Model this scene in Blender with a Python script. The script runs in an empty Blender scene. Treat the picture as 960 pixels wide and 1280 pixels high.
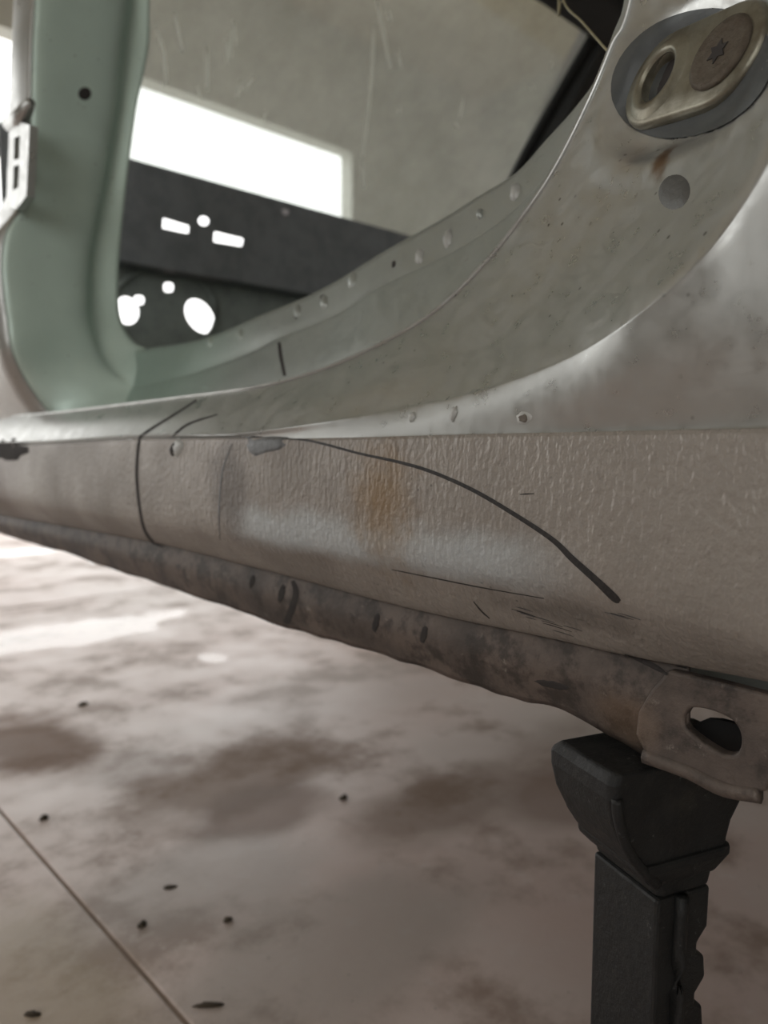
import bpy, bmesh, math, random
from mathutils import Vector, Matrix
from mathutils.bvhtree import BVHTree
random.seed(7)
SC = bpy.context.scene
COL = SC.collection
# ------------------------------------------------------------------ camera
H = 0.58                     # lens height above the workshop floor
FPX = 924.0                  # focal length in pixels of the 960x1280 frame
HEAD, PITCH = math.radians(43.6), math.radians(5.25)
FWD = Vector((math.sin(HEAD)*math.cos(PITCH), math.cos(HEAD)*math.cos(PITCH), -math.sin(PITCH)))
RGT = Vector((math.cos(HEAD), -math.sin(HEAD), 0))
UPV = RGT.cross(FWD)
EYE = Vector((0, 0, H))
cam_d = bpy.data.cameras.new('camera'); cam = bpy.data.objects.new('camera', cam_d); COL.objects.link(cam)
m = Matrix((RGT, UPV, -FWD)).transposed().to_4x4(); m.translation = EYE
cam.matrix_world = m
cam_d.sensor_fit = 'VERTICAL'; cam_d.sensor_height = 36; cam_d.lens = FPX/1280*36
cam_d.clip_start = 0.01; cam_d.clip_end = 200
cam_d.dof.use_dof = True; cam_d.dof.focus_distance = 0.40; cam_d.dof.aperture_fstop = 6.5
SC.camera = cam
# ------------------------------------------------------------------ sky and exposure
W = bpy.data.worlds.new('overcast_sky'); SC.world = W; W.use_nodes = True
bgn = W.node_tree.nodes['Background']
bgn.inputs[0].default_value = (1.0, 0.995, 0.975, 1); bgn.inputs[1].default_value = 3.4
SC.view_settings.view_transform = 'Standard'; SC.view_settings.look = 'None'
SC.view_settings.gamma = 1; SC.view_settings.use_curve_mapping = False
SC.view_settings.exposure = -0.4
def portal(name, loc, rot, sx, sy):      # marks a daylight opening for the sampler, emits nothing itself
    l = bpy.data.lights.new(name, 'AREA'); l.shape = 'RECTANGLE'; l.size = sx; l.size_y = sy
    l.cycles.is_portal = True
    o = bpy.data.objects.new(name, l); COL.objects.link(o); o.location = loc; o.rotation_euler = rot
YW, XW, ZC = 5.0, 6.1, 4.05              # front wall, right wall, ceiling
GX0, GX1, GZ = -3.2, 4.38, 3.09          # gate in the front wall
LX = -4.6                                # left side of the workshop
SY0, SY1, SB, SZ = -5.2, 0.2, 1.0, 3.75   # unseen opening added high in the left wall for fill light
portal('daylight_gate', ((GX0+GX1)/2, YW+0.07, GZ/2), (math.radians(-90), 0, 0), GX1-GX0, GZ)
portal('daylight_fill_opening', (LX-0.1, (SY0+SY1)/2, (SZ+SB)/2), (0, math.radians(-90), 0), SZ-SB, SY1-SY0)

# ------------------------------------------------------------------ helpers
def ray(px, py):
    return FWD + RGT*((px-480)/FPX) + UPV*((640-py)/FPX)
def at_x(px, py, X): d = ray(px, py); return EYE + d*(X/d.x)
def at_y(px, py, Y): d = ray(px, py); return EYE + d*(Y/d.y)
def at_z(px, py, Z): d = ray(px, py); return EYE + d*((Z-H)/d.z)
def lerp(tab, x):
    if x <= tab[0][0]:
        a, b = tab[0], tab[1]
    elif x >= tab[-1][0]:
        a, b = tab[-2], tab[-1]
    else:
        for a, b in zip(tab, tab[1:]):
            if a[0] <= x <= b[0]: break
    return a[1] + (b[1]-a[1])*(x-a[0])/(b[0]-a[0])
def cr(pts, n):
    """Catmull-Rom through pts, n samples per span"""
    out = []
    P = [pts[0]*2-pts[1]] + list(pts) + [pts[-1]*2-pts[-2]]
    for i in range(1, len(P)-2):
        for k in range(n):
            t = k/n; p0, p1, p2, p3 = P[i-1:i+3]
            out.append(0.5*((2*p1)+(p2-p0)*t+(2*p0-5*p1+4*p2-p3)*t*t+(3*p1-p0-3*p2+p3)*t**3))
    out.append(Vector(pts[-1])); return out
def rail(*pts): return [Vector(p) for p in pts]
def link(name, me, mat, parent=None, smooth=True):
    if mat: me.materials.append(mat)
    if smooth:
        for p in me.polygons: p.use_smooth = True
    o = bpy.data.objects.new(name, me); COL.objects.link(o)
    if parent is not None:
        o.parent = parent
        inv = Matrix.Translation(parent_loc(parent)).inverted()
        o.matrix_parent_inverse = inv
    return o
def parent_loc(p):
    v = Vector(p.location)
    if p.parent: v = Vector((0,0,0)) if False else v
    return PLOC.get(p.name, Vector((0,0,0)))
PLOC = {}
def empty(name, loc, label, cat, group=None):
    o = bpy.data.objects.new(name, None); COL.objects.link(o); o.location = loc
    o.empty_display_size = 0.05
    PLOC[o.name] = Vector(loc)
    o['label'] = label; o['category'] = cat
    if group: o['group'] = group
    return o
def mesh(name, V, F):
    me = bpy.data.meshes.new(name); me.from_pydata([tuple(v) for v in V], [], F); me.validate(); me.update(); return me
def grid_mesh(name, rails, nu, nv, flip=False):
    R = [cr(r, nu) for r in rails]
    cols = [cr([r[i] for r in R], nv) for i in range(len(R[0]))]
    nr = len(cols[0]); nc = len(cols)
    V = [v for c in cols for v in c]
    F = []
    for i in range(nc-1):
        for j in range(nr-1):
            f = (i*nr+j, (i+1)*nr+j, (i+1)*nr+j+1, i*nr+j+1)
            F.append(f[::-1] if flip else f)
    return mesh(name, V, F)
def thick(o, t, off=-1):
    md = o.modifiers.new('sheet', 'SOLIDIFY'); md.thickness = t; md.offset = off; return o
def bm_link(name, bm, mat, parent=None, smooth=True):
    bmesh.ops.recalc_face_normals(bm, faces=bm.faces)
    me = bpy.data.meshes.new(name); bm.to_mesh(me); bm.free()
    return link(name, me, mat, parent, smooth)
def box_bm(a, b, bm=None):
    bm = bm or bmesh.new()
    r = bmesh.ops.create_cube(bm, size=1)['verts']
    for v in r:
        v.co = Vector([(a[i]+b[i])/2 + v.co[i]*(b[i]-a[i]) for i in range(3)])
    return bm
def prism_bm(pts, vec, bm=None):
    bm = bm or bmesh.new()
    n = len(pts); vec = Vector(vec)
    A = [bm.verts.new(p) for p in pts]; B = [bm.verts.new(Vector(p)+vec) for p in pts]
    bm.faces.new(A); bm.faces.new(B[::-1])
    for i in range(n): bm.faces.new((A[i], B[i], B[(i+1) % n], A[(i+1) % n]))
    return bm
def tube_bm(pts, rad, n=10, bm=None):
    bm = bm or bmesh.new(); rings = []
    pts = [Vector(p) for p in pts]
    for i, p in enumerate(pts):
        t = (pts[min(i+1, len(pts)-1)] - pts[max(i-1, 0)]).normalized()
        a = t.cross(Vector((0, 0, 1)));
        if a.length < 1e-3: a = t.cross(Vector((1, 0, 0)))
        a.normalize(); b = t.cross(a)
        r = rad[i] if isinstance(rad, (list, tuple)) else rad
        rings.append([bm.verts.new(p + (a*math.cos(q)+b*math.sin(q))*r) for q in [2*math.pi*k/n for k in range(n)]])
    for A, B in zip(rings, rings[1:]):
        for k in range(n): bm.faces.new((A[k], A[(k+1) % n], B[(k+1) % n], B[k]))
    bm.faces.new(rings[0]); bm.faces.new(rings[-1][::-1])
    return bm
def bevel(o, w, seg=2, ang=40):
    md = o.modifiers.new('bevel', 'BEVEL'); md.width = w; md.segments = seg; md.limit_method = 'ANGLE'; md.angle_limit = math.radians(ang)
    return o
def autosmooth(o, ang=35):
    me = o.data
    bm = bmesh.new(); bm.from_mesh(me)
    for e in bm.edges:
        e.smooth = not (len(e.link_faces) == 2 and e.calc_face_angle(0) > math.radians(ang))
    bm.to_mesh(me); bm.free(); return o
def cut(o, cutters):
    """subtract the cutter meshes for good"""
    if len(cutters) > 1:
        for c in cutters: cut(o, [c])
        return o
    bmc = bmesh.new()
    for c in cutters:
        me = bpy.data.meshes.new('tmp'); bmesh.ops.recalc_face_normals(c, faces=c.faces); c.to_mesh(me); bmc.from_mesh(me); bpy.data.meshes.remove(me)
    me = bpy.data.meshes.new('cut'); bmc.to_mesh(me); bmc.free()
    co = bpy.data.objects.new('cut', me); COL.objects.link(co)
    md = o.modifiers.new('cut', 'BOOLEAN'); md.object = co; md.operation = 'DIFFERENCE'; md.solver = 'EXACT'
    bpy.context.view_layer.update()
    dg = bpy.context.evaluated_depsgraph_get()
    nm = bpy.data.meshes.new_from_object(o.evaluated_get(dg))
    o.modifiers.clear(); o.data = nm
    bpy.data.objects.remove(co)
    return o

# ------------------------------------------------------------------ material helpers
class NT:
    def __init__(s, name):
        s.mat = bpy.data.materials.new(name); s.mat.use_nodes = True
        s.t = s.mat.node_tree; s.N = s.t.nodes; s.L = s.t.links
        s.b = s.N['Principled BSDF']
        tc = s.N.new('ShaderNodeTexCoord'); s.co = tc.outputs['Object']
    def n(s, typ, **kw):
        x = s.N.new(typ)
        for k, v in kw.items(): setattr(x, k, v)
        return x
    def set(s, sock, v):
        if hasattr(v, 'is_linked') or hasattr(v, 'links'): s.L.new(v, sock)
        elif isinstance(v, (tuple, list)) and len(v) == 3 and sock.type == 'RGBA': sock.default_value = (*v, 1)
        else: sock.default_value = v
    def mapc(s, scale=(1,1,1), loc=(0,0,0), rot=(0,0,0)):
        x = s.n('ShaderNodeMapping'); s.L.new(s.co, x.inputs[0])
        x.inputs['Scale'].default_value = scale; x.inputs['Location'].default_value = loc; x.inputs['Rotation'].default_value = rot
        return x.outputs[0]
    def noise(s, scale, detail=4, rough=0.55, co=None, dist=0):
        x = s.n('ShaderNodeTexNoise'); s.L.new(co or s.co, x.inputs['Vector'])
        x.inputs['Scale'].default_value = scale; x.inputs['Detail'].default_value = detail
        x.inputs['Roughness'].default_value = rough; x.inputs['Distortion'].default_value = dist
        return x.outputs['Fac']
    def vor(s, scale, co=None, feat='F1'):
        x = s.n('ShaderNodeTexVoronoi', feature=feat); s.L.new(co or s.co, x.inputs['Vector']); x.inputs['Scale'].default_value = scale
        return x.outputs['Distance']
    def ramp(s, v, a, b, lo=0.0, hi=1.0):
        x = s.n('ShaderNodeMapRange', interpolation_type='SMOOTHSTEP'); s.L.new(v, x.inputs[0])
        for i, q in zip((1, 2, 3, 4), (a, b, lo, hi)): x.inputs[i].default_value = q
        return x.outputs[0]
    def math(s, op, a, b=0.0):
        x = s.n('ShaderNodeMath', operation=op); s.set(x.inputs[0], a); s.set(x.inputs[1], b); return x.outputs[0]
    def mix(s, f, a, b):
        x = s.n('ShaderNodeMix', data_type='RGBA'); s.set(x.inputs[0], f); s.set(x.inputs[6], a); s.set(x.inputs[7], b); return x.outputs[2]
    def blob(s, c, r, soft=0.6, wob=0.0, wscale=30):
        """ellipsoid mask in object space, 1 inside"""
        co = s.co
        x = s.n('ShaderNodeVectorMath', operation='SUBTRACT'); s.L.new(co, x.inputs[0]); x.inputs[1].default_value = c
        y = s.n('ShaderNodeVectorMath', operation='DIVIDE'); s.L.new(x.outputs[0], y.inputs[0]); y.inputs[1].default_value = r
        l = s.n('ShaderNodeVectorMath', operation='LENGTH'); s.L.new(y.outputs[0], l.inputs[0])
        d = l.outputs['Value']
        if wob:
            d = s.math('ADD', d, s.math('MULTIPLY', s.math('SUBTRACT', s.noise(wscale, 4), 0.5), wob))
        return s.ramp(d, 1.0-soft, 1.0+soft*0.4, 1.0, 0.0)
    def bump(s, h, strength=0.3, dist=0.001, prev=None):
        x = s.n('ShaderNodeBump'); s.L.new(h, x.inputs['Height']); x.inputs['Strength'].default_value = strength; x.inputs['Distance'].default_value = dist
        if prev: s.L.new(prev, x.inputs['Normal'])
        return x.outputs[0]
    def done(s, col, rough=0.5, metal=0.0, normal=None, spec=None):
        s.set(s.b.inputs['Base Color'], col); s.set(s.b.inputs['Roughness'], rough); s.set(s.b.inputs['Metallic'], metal)
        if normal: s.L.new(normal, s.b.inputs['Normal'])
        if spec is not None: s.b.inputs['Specular IOR Level'].default_value = spec
        return s.mat

XS = 0.33                    # outer face of the rocker, measured from the lens line
def on_rocker(px, py): return at_x(px, py, XS)

def m_floor():
    t = NT('stained_concrete')
    n1 = t.noise(0.9, 6, 0.6); n2 = t.noise(4.0, 6, 0.65); n3 = t.noise(26, 5, 0.7)
    c = t.mix(t.ramp(n1, .35, .65), (.60, .46, .415), (.66, .57, .53))
    c = t.mix(t.ramp(n2, .48, .64, 0, .8), c, (.28, .195, .15))
    c = t.mix(t.ramp(n3, .55, .75, 0, .45), c, (.70, .63, .60))
    stain = None
    def st(px, py, r, col, f, wob=.9, ws=5):
        nonlocal c, stain
        p = at_z(px, py, 0)
        k = t.blob((p.x, p.y, 0), (r[0], r[1], 1), .5, wob, ws)
        c = t.mix(t.math('MULTIPLY', k, f), c, col)
        if col[0] < .25: stain = k if stain is None else t.math('MAXIMUM', stain, k)
    st(300, 975, (.24, .13), (.21, .15, .11), .62, 1.4, 6)
    st(330, 1010, (.13, .09), (.19, .14, .115), .55, 1.3, 7)
    st(560, 1000, (.20, .10), (.20, .14, .10), .6, 1.3, 6)
    st(40, 930, (.12, .20), (.17, .10, .06), .8, 1.1, 7)
    st(760, 930, (.30, .16), (.26, .18, .14), .5)
    st(50, 1250, (.10, .24), (.26, .20, .09), .55, .8, 9)
    st(700, 1000, (.12, .10), (.22, .15, .115), .6)
    st(170, 960, (.10, .10), (.26, .19, .15), .6)
    st(250, 1100, (.2, .12), (.34, .31, .285), .5)
    st(430, 1180, (.25, .12), (.27, .25, .22), .45)
    st(420, 860, (.35, .2), (.62, .55, .52), .4)
    spec = t.ramp(t.vor(55), .03, .09, 1, 0)
    c = t.mix(t.math('MULTIPLY', spec, t.ramp(t.noise(7), .52, .62, 0, .6)), c, (.07, .06, .05))
    wet = None
    for px, py, r in ((60, 794, (.42, .13)), (120, 792, (.22, .10)), (265, 822, (.035, .05)), (30, 690, (.3, .1)), (150, 700, (.2, .06))):
        p = at_z(px, py, 0); k = t.blob((p.x, p.y, 0), (r[0], r[1], 1), .25, 1.1, 8)
        wet = k if wet is None else t.math('MAXIMUM', wet, k)
    r0 = t.math('ADD', t.ramp(n2, .3, .75, .34, .62), t.math('MULTIPLY', stain, .22))
    rough = t.math('MULTIPLY', r0, t.math('SUBTRACT', 1.0, t.math('MULTIPLY', wet, .9)))
    h = t.math('MULTIPLY', t.noise(60, 5, .7), t.math('SUBTRACT', 1.0, wet))
    t.L.new(t.math('SUBTRACT', .5, t.math('MULTIPLY', stain, .35)), t.b.inputs['Specular IOR Level'])
    return t.done(c, rough, 0, t.bump(h, .35, .002))
def m_plaster(name, a, b, sc=1.2, dark=None):
    t = NT(name)
    c = t.mix(t.ramp(t.noise(sc, 6, .6), .35, .68), a, b)
    c = t.mix(t.ramp(t.noise(sc*5, 5, .7), .58, .75, 0, .5), c, tuple(x*.5 for x in a))
    return t.done(c, .85, 0, t.bump(t.noise(14, 5, .7), .4, .01))
def m_paint(name, base, dirt=(.16, .13, .11), rough=.34, metal=.45, extra=None, dust=.15):
    t = NT(name)
    n = t.noise(9, 6, .65); n2 = t.noise(60, 5, .7)
    c = t.mix(t.ramp(n, .35, .7, 0, dust), base, tuple(x*.72 for x in base))
    c = t.mix(t.ramp(n2, .66, .76, 0, .3), c, dirt)
    sp = t.ramp(t.vor(85), .05, .13, 1, 0)
    c = t.mix(t.math('MULTIPLY', sp, t.ramp(t.noise(11, 3), .55, .64, 0, .75)), c, (.06, .05, .045))
    sc = t.noise(30, 5, .75, t.mapc((1, .12, 2.2), rot=(.25, 0, 0)))
    c = t.mix(t.ramp(sc, .66, .72, 0, .5), c, (.12, .11, .10))
    if extra: c = extra(t, c)
    return t.done(c, t.ramp(n2, .3, .7, rough-.04, rough+.14), metal, t.bump(t.noise(140, 4), .06, .001))
def rocker_extra(t, c):
    p = on_rocker(480, 625)
    k = t.blob((p.x, p.y, p.z-.004), (.05, .032, .046), 1.0, 1.3, 70)
    c = t.mix(t.math('MULTIPLY', k, .75), c, (.23, .145, .065))
    p = on_rocker(290, 610); k = t.blob((p.x, p.y, p.z), (.05, .030, .05), .7, .8, 40)
    c = t.mix(t.math('MULTIPLY', k, .65), c, (.10, .085, .075))
    p = on_rocker(690, 770); k = t.blob((p.x+.01, p.y, p.z), (.05, .05, .010), .8, 1.2, 80)
    c = t.mix(t.math('MULTIPLY', k, .5), c, (.07, .06, .052))
    p = on_rocker(0, 600); k = t.blob((p.x, p.y, p.z), (.1, .12, .06), .6, .6, 30)
    c = t.mix(t.math('MULTIPLY', k, .5), c, (.16, .12, .10))
    return c
def paint_extra(t, c):
    p = at_x(833, 205, .388); k = t.blob((p.x, p.y, p.z), (.03, .007, .013), .8, 1.2, 120)
    c = t.mix(t.math('MULTIPLY', k, .9), c, (.17, .085, .03))
    p = at_x(780, 185, .392); k = t.blob((p.x, p.y, p.z), (.03, .010, .014), .8, 1.0, 90)
    return t.mix(t.math('MULTIPLY', k, .35), c, (.45, .37, .31))
def inner_extra(t, c):
    sep = t.n('ShaderNodeSeparateXYZ'); t.L.new(t.co, sep.inputs[0])
    return t.mix(t.ramp(sep.outputs[1], at_x(330, 430, XS+.13).y, at_x(215, 470, XS+.13).y, 0, .85), c, (.44, .54, .49))
def m_rocker():
    t = NT('stone_chip_paint')
    n = t.noise(8, 6, .6)
    c = t.mix(t.ramp(n, .35, .68), (.30, .27, .24), (.235, .21, .185))
    c = t.mix(t.ramp(t.noise(70, 5, .7), .58, .74, 0, .4), c, (.16, .13, .11))
    g = t.noise(45, 5, .75, t.mapc((1, .25, 1.0)))
    c = t.mix(t.ramp(g, .64, .72, 0, .5), c, (.09, .08, .07))
    sp = t.ramp(t.vor(140), .06, .16, 1, 0)
    c = t.mix(t.math('MULTIPLY', sp, t.ramp(t.noise(18, 3), .5, .62, 0, .7)), c, (.05, .045, .04))
    c = t.mix(t.ramp(t.noise(14, 5, .7, t.mapc((1, 1, .3))), .5, .72, 0, .45), c, (.17, .145, .125))
    # bluish highlight low down on the face, painted into the colour
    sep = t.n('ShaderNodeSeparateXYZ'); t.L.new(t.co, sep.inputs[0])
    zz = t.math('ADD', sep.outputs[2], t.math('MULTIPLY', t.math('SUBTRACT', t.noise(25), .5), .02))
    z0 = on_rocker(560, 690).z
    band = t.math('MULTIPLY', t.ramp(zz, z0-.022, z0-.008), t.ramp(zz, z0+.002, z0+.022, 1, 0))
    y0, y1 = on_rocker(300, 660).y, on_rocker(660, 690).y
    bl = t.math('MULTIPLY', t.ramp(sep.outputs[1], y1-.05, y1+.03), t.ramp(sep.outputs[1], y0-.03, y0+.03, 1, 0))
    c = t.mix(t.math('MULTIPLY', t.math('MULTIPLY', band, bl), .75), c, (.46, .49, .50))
    c = rocker_extra(t, c)
    co = t.mapc((1, 1.2, .85))
    h = t.noise(240, 2, .5, co)
    b = t.bump(h, .9, .0012); b = t.bump(t.noise(110, 2, .5, t.mapc((1, 2.2, .5))), .45, .0016, b); b = t.bump(t.noise(600, 3), .1, .0005, b)
    return t.done(c, t.ramp(n, .3, .7, .42, .58), .2, b)
def m_grime():
    t = NT('grimy_underseal')
    n = t.noise(16, 6, .65); n2 = t.noise(90, 5, .7)
    c = t.mix(t.ramp(n, .35, .68), (.135, .105, .088), (.065, .052, .045))
    c = t.mix(t.ramp(t.noise(38, 5, .7), .46, .62, 0, .85), c, (.035, .028, .024))
    c = t.mix(t.ramp(n2, .62, .75, 0, .6), c, (.35, .31, .27))
    p = at_x(785, 900, XS+.036); k = t.blob(tuple(p), (.03, .022, .02), .7, .8, 60)
    c = t.mix(t.math('MULTIPLY', k, .35), c, (.18, .11, .06))
    return t.done(c, .6, .1, t.bump(n2, .6, .002))
def m_simple(name, col, rough=.5, metal=0., bs=80, bst=.3, var=.5, col2=None, vs=25):
    t = NT(name)
    c = t.mix(t.ramp(t.noise(vs, 6, .65), .35, .7, 0, var), col, col2 or tuple(x*.5 for x in col))
    return t.done(c, rough, metal, t.bump(t.noise(bs, 5, .7), bst, .0015))
def m_stand():
    t = NT('chipped_black_paint')
    n = t.noise(40, 6, .7)
    c = t.mix(t.ramp(n, .4, .7), (.005, .0055, .0055), (.012, .012, .0115))
    c = t.mix(t.ramp(t.noise(110, 5, .75), .62, .72, 0, .8), c, (.12, .12, .118))
    p = at_x(845, 1030, XS+.02); k = t.blob(tuple(p), (.04, .012, .015), .9, 1.3, 70)
    c = t.mix(t.math('MULTIPLY', k, .6), c, (.085, .072, .052))
    return t.done(c, t.ramp(n, .3, .7, .5, .7), .1, t.bump(t.noise(130, 5, .7), .6, .0016))
def m_glass():
    t = NT('dusty_glass')
    N, L = t.N, t.L
    tr = N.new('ShaderNodeBsdfTransparent'); tr.inputs[0].default_value = (.88, .93, .90, 1)
    gl = N.new('ShaderNodeBsdfGlossy'); gl.inputs['Roughness'].default_value = .04
    df = N.new('ShaderNodeBsdfDiffuse'); df.inputs[0].default_value = (.72, .72, .67, 1)
    tl = N.new('ShaderNodeBsdfTranslucent'); tl.inputs[0].default_value = (.72, .72, .67, 1)
    dm = N.new('ShaderNodeMixShader'); dm.inputs[0].default_value = .5; L.new(df.outputs[0], dm.inputs[1]); L.new(tl.outputs[0], dm.inputs[2])
    fr = N.new('ShaderNodeFresnel'); fr.inputs[0].default_value = 1.45
    a = N.new('ShaderNodeMixShader'); L.new(fr.outputs[0], a.inputs[0]); L.new(tr.outputs[0], a.inputs[1]); L.new(gl.outputs[0], a.inputs[2])
    f = t.ramp(t.noise(3.5, 6, .7), .3, .75, .34, .58)
    b = N.new('ShaderNodeMixShader'); L.new(f, b.inputs[0]); L.new(a.outputs[0], b.inputs[1]); L.new(dm.outputs[0], b.inputs[2])
    L.new(b.outputs[0], N['Material Output'].inputs[0]); N.remove(t.b)
    return t.mat

def m_drip():
    t = NT('dried_splash'); N, L = t.N, t.L
    tl = N.new('ShaderNodeBsdfTranslucent'); tl.inputs[0].default_value = (.95, .95, .92, 1)
    mx = N.new('ShaderNodeMixShader'); mx.inputs[0].default_value = .85
    c = t.mix(t.ramp(t.noise(60), .3, .7), (.9, .9, .88), (.8, .8, .77)); t.done(c, .4)
    L.new(t.b.outputs[0], mx.inputs[1]); L.new(tl.outputs[0], mx.inputs[2]); L.new(mx.outputs[0], N['Material Output'].inputs[0])
    return t.mat

M = dict(
    floor=m_floor(),
    front=m_plaster('grey_wall_plaster', (.60, .61, .565), (.70, .71, .66)),
    left=m_plaster('darkened_wall_plaster', (.40, .39, .36), (.48, .47, .44)),  # unseen left wall, darkened so the car skin reflects less light
    right=m_plaster('green_grey_plaster', (.62, .67, .63), (.46, .50, .47)),
    ceil=m_plaster('beige_ceiling_plaster', (.62, .60, .51), (.70, .67, .57)),
    ochre=m_plaster('ochre_beam_paint', (.48, .40, .22), (.52, .45, .28)),
    ground=m_plaster('pale_yard_concrete', (.55, .54, .52), (.62, .61, .58)),
    joint=m_simple('joint_dirt', (.27, .20, .155), .9),
    paint=m_paint('silver_car_paint', (.46, .465, .45), metal=.84, rough=.30, extra=paint_extra),
    inner=m_paint('grey_green_inner_paint', (.36, .38, .36), rough=.34, metal=.6, extra=inner_extra),
    pillar=m_paint('pale_green_pillar_paint', (.54, .665, .60), rough=.38, metal=.25, dust=.25),
    rocker=m_rocker(), grime=m_grime(), stand=m_stand(), glass=m_glass(),
    dark=m_simple('dark_bulkhead_paint', (.26, .27, .29), .5, .1),
    dark2=m_simple('grey_firewall_paint', (.36, .40, .38), .55, .1),
    rubber=m_simple('black_rubber', (.012, .012, .012), .6),
    trim=m_simple('dark_header_trim', (.03, .03, .032), .7),
    ink=m_simple('black_marker_ink', (.010, .009, .009), .6, 0, 300, .2, .35, (.07, .06, .055), 420),
    scrape=m_simple('bare_scraped_metal', (.11, .11, .11), .42, .5, 200, .5, .6),
    chip=m_simple('chipped_filler', (.15, .13, .11), .8, 0, 200, .6),
    flake=m_simple('loose_paint_flake', (.46, .46, .44), .5, .2),
    gap=m_simple('gap_dirt_and_shade', (.035, .03, .028), .9),  # dirt in gaps; also paints the shade inside holes
    rust=m_simple('rust_streak', (.19, .095, .035), .9, 0, 200, .5, .7, (.28, .20, .12), 60),
    zinc=m_simple('yellowed_zinc_plate', (.25, .24, .19), .36, .65, 150, .2, .8, (.13, .11, .075), 60),
    bolt=m_simple('rusty_bolt_steel', (.12, .10, .075), .6, .5, 220, .8, .7, (.07, .05, .035), 120),
    pad=m_simple('rubbed_paint_recess_shade', (.075, .082, .084), .45, .3, 120, .2, .4, (.11, .115, .115), 45),  # rubbed paint with the recess shade put into its colour
    plug=m_simple('dull_grey_plug', (.13, .13, .125), .5, .5, 200, .5),
    drip=m_drip(),
    wire=m_simple('straw_yellow_wire', (.36, .32, .19), .5),
    debris=m_simple('dark_grit', (.06, .045, .03), .9),
)

# ------------------------------------------------------------------ workshop
def structure(o): o['kind'] = 'structure'; return o
fl = structure(bm_link('floor', box_bm((LX-.3, -5.6, -.12), (XW+.3, YW+.3, -.002)), M['joint'], smooth=False))
xs = [LX-.3, -2.7, .335, 3.4, XW+.3]; ys = [-5.6, -3.2, -.2, 2.78, YW+.3]
for i in range(4):
    for j in range(4):
        o = bm_link('slab', box_bm((xs[i]+.002, ys[j]+.003, -.10), (xs[i+1]-.002, ys[j+1]-.003, 0)), M['floor'], fl, False)
        bevel(o, .003, 2)
t_ = .15
b = box_bm((LX-.3, YW, 0), (GX0, YW+t_, ZC)); box_bm((GX1, YW, 0), (XW+.3, YW+t_, ZC), b); box_bm((GX0, YW, GZ), (GX1, YW+t_, ZC), b)
structure(bm_link('wall_front', b, M['front'], smooth=False))
structure(bm_link('wall_right', box_bm((XW, -5.6, 0), (XW+.3, YW, ZC)), M['right'], smooth=False))
b = box_bm((LX-.25, -5.6, 0), (LX, SY0, ZC)); box_bm((LX-.25, SY1, 0), (LX, YW, ZC), b); box_bm((LX-.25, SY0, SZ), (LX, SY1, ZC), b); box_bm((LX-.25, SY0, 0), (LX, SY1, SB), b)
structure(bm_link('wall_left', b, M['left'], smooth=False))
structure(bm_link('wall_back', box_bm((LX-.3, -5.9, 0), (XW+.3, -5.6, ZC)), M['front'], smooth=False))
structure(bm_link('ceiling', box_bm((LX-.3, -5.9, ZC), (XW+.3, YW+t_, ZC+.2)), M['ceil'], smooth=False))
structure(bm_link('trim_1', box_bm((LX, 3.45, ZC-.10), (XW, 3.85, ZC)), M['ochre'], smooth=False))
structure(bm_link('ground_outside', box_bm((-40, -40, -.3), (40, 60, -.125)), M['ground'], smooth=False))

# ------------------------------------------------------------------ car body shell
car = empty('car_body', (1.0, .6, .43), 'stripped silver grey car body shell propped on a black jack stand', 'car body')
SURF = []
def body(name, me, mat, parent=car, t=.0016, off=-1, surf=True):
    o = link(name, me, mat, parent)
    if surf: SURF.append(me)
    if t: thick(o, t, off)
    return o
PXC = [-160, -80, 0, 40, 100, 170, 235, 300, 360, 400, 480, 580, 680, 780, 870, 960, 1080, 1200]
S = [(-160, 559), (40, 556), (170, 549), (300, 547), (370, 548), (480, 546), (580, 543), (960, 535), (1200, 529)]
T = [(-160, 598), (40, 637), (200, 663), (490, 712), (680, 745), (800, 778), (960, 822), (1200, 888)]
C = [(-160, 604), (0, 643), (40, 650), (200, 679), (365, 721), (500, 757), (600, 779), (680, 795), (780, 818), (960, 852), (1200, 905)]
def ext(pts, ys=(-.12, -.45)):
    z = pts[-1].z; return pts + [Vector((pts[-1].x, y, z)) for y in ys]
def rl(tab, X, dy=0): return ext([at_x(x, lerp(tab, x)+dy, X) for x in PXC])
def shift(r, v): return [p+Vector(v) for p in r]
rS = rl(S, XS+.0008)
rM = ext([at_x(x, lerp(S, x)*.5+lerp(T, x)*.5, XS-.003) for x in PXC])
rM2 = ext([at_x(x, lerp(S, x)*.15+lerp(T, x)*.85, XS-.0015) for x in PXC])
rS1 = ext([at_x(x, lerp(S, x)*.92+lerp(T, x)*.08, XS-.0012) for x in PXC])
rT = rl(T, XS+.006)
rC = rl(C, XS+.028)
rC2 = shift(rC, (.010, 0, .004))
rocker = body('rocker_panel', grid_mesh('rocker_panel', [rC2, rC, rT, rM2, rM, rS1, rS], 5, 8), M['rocker'])
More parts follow.
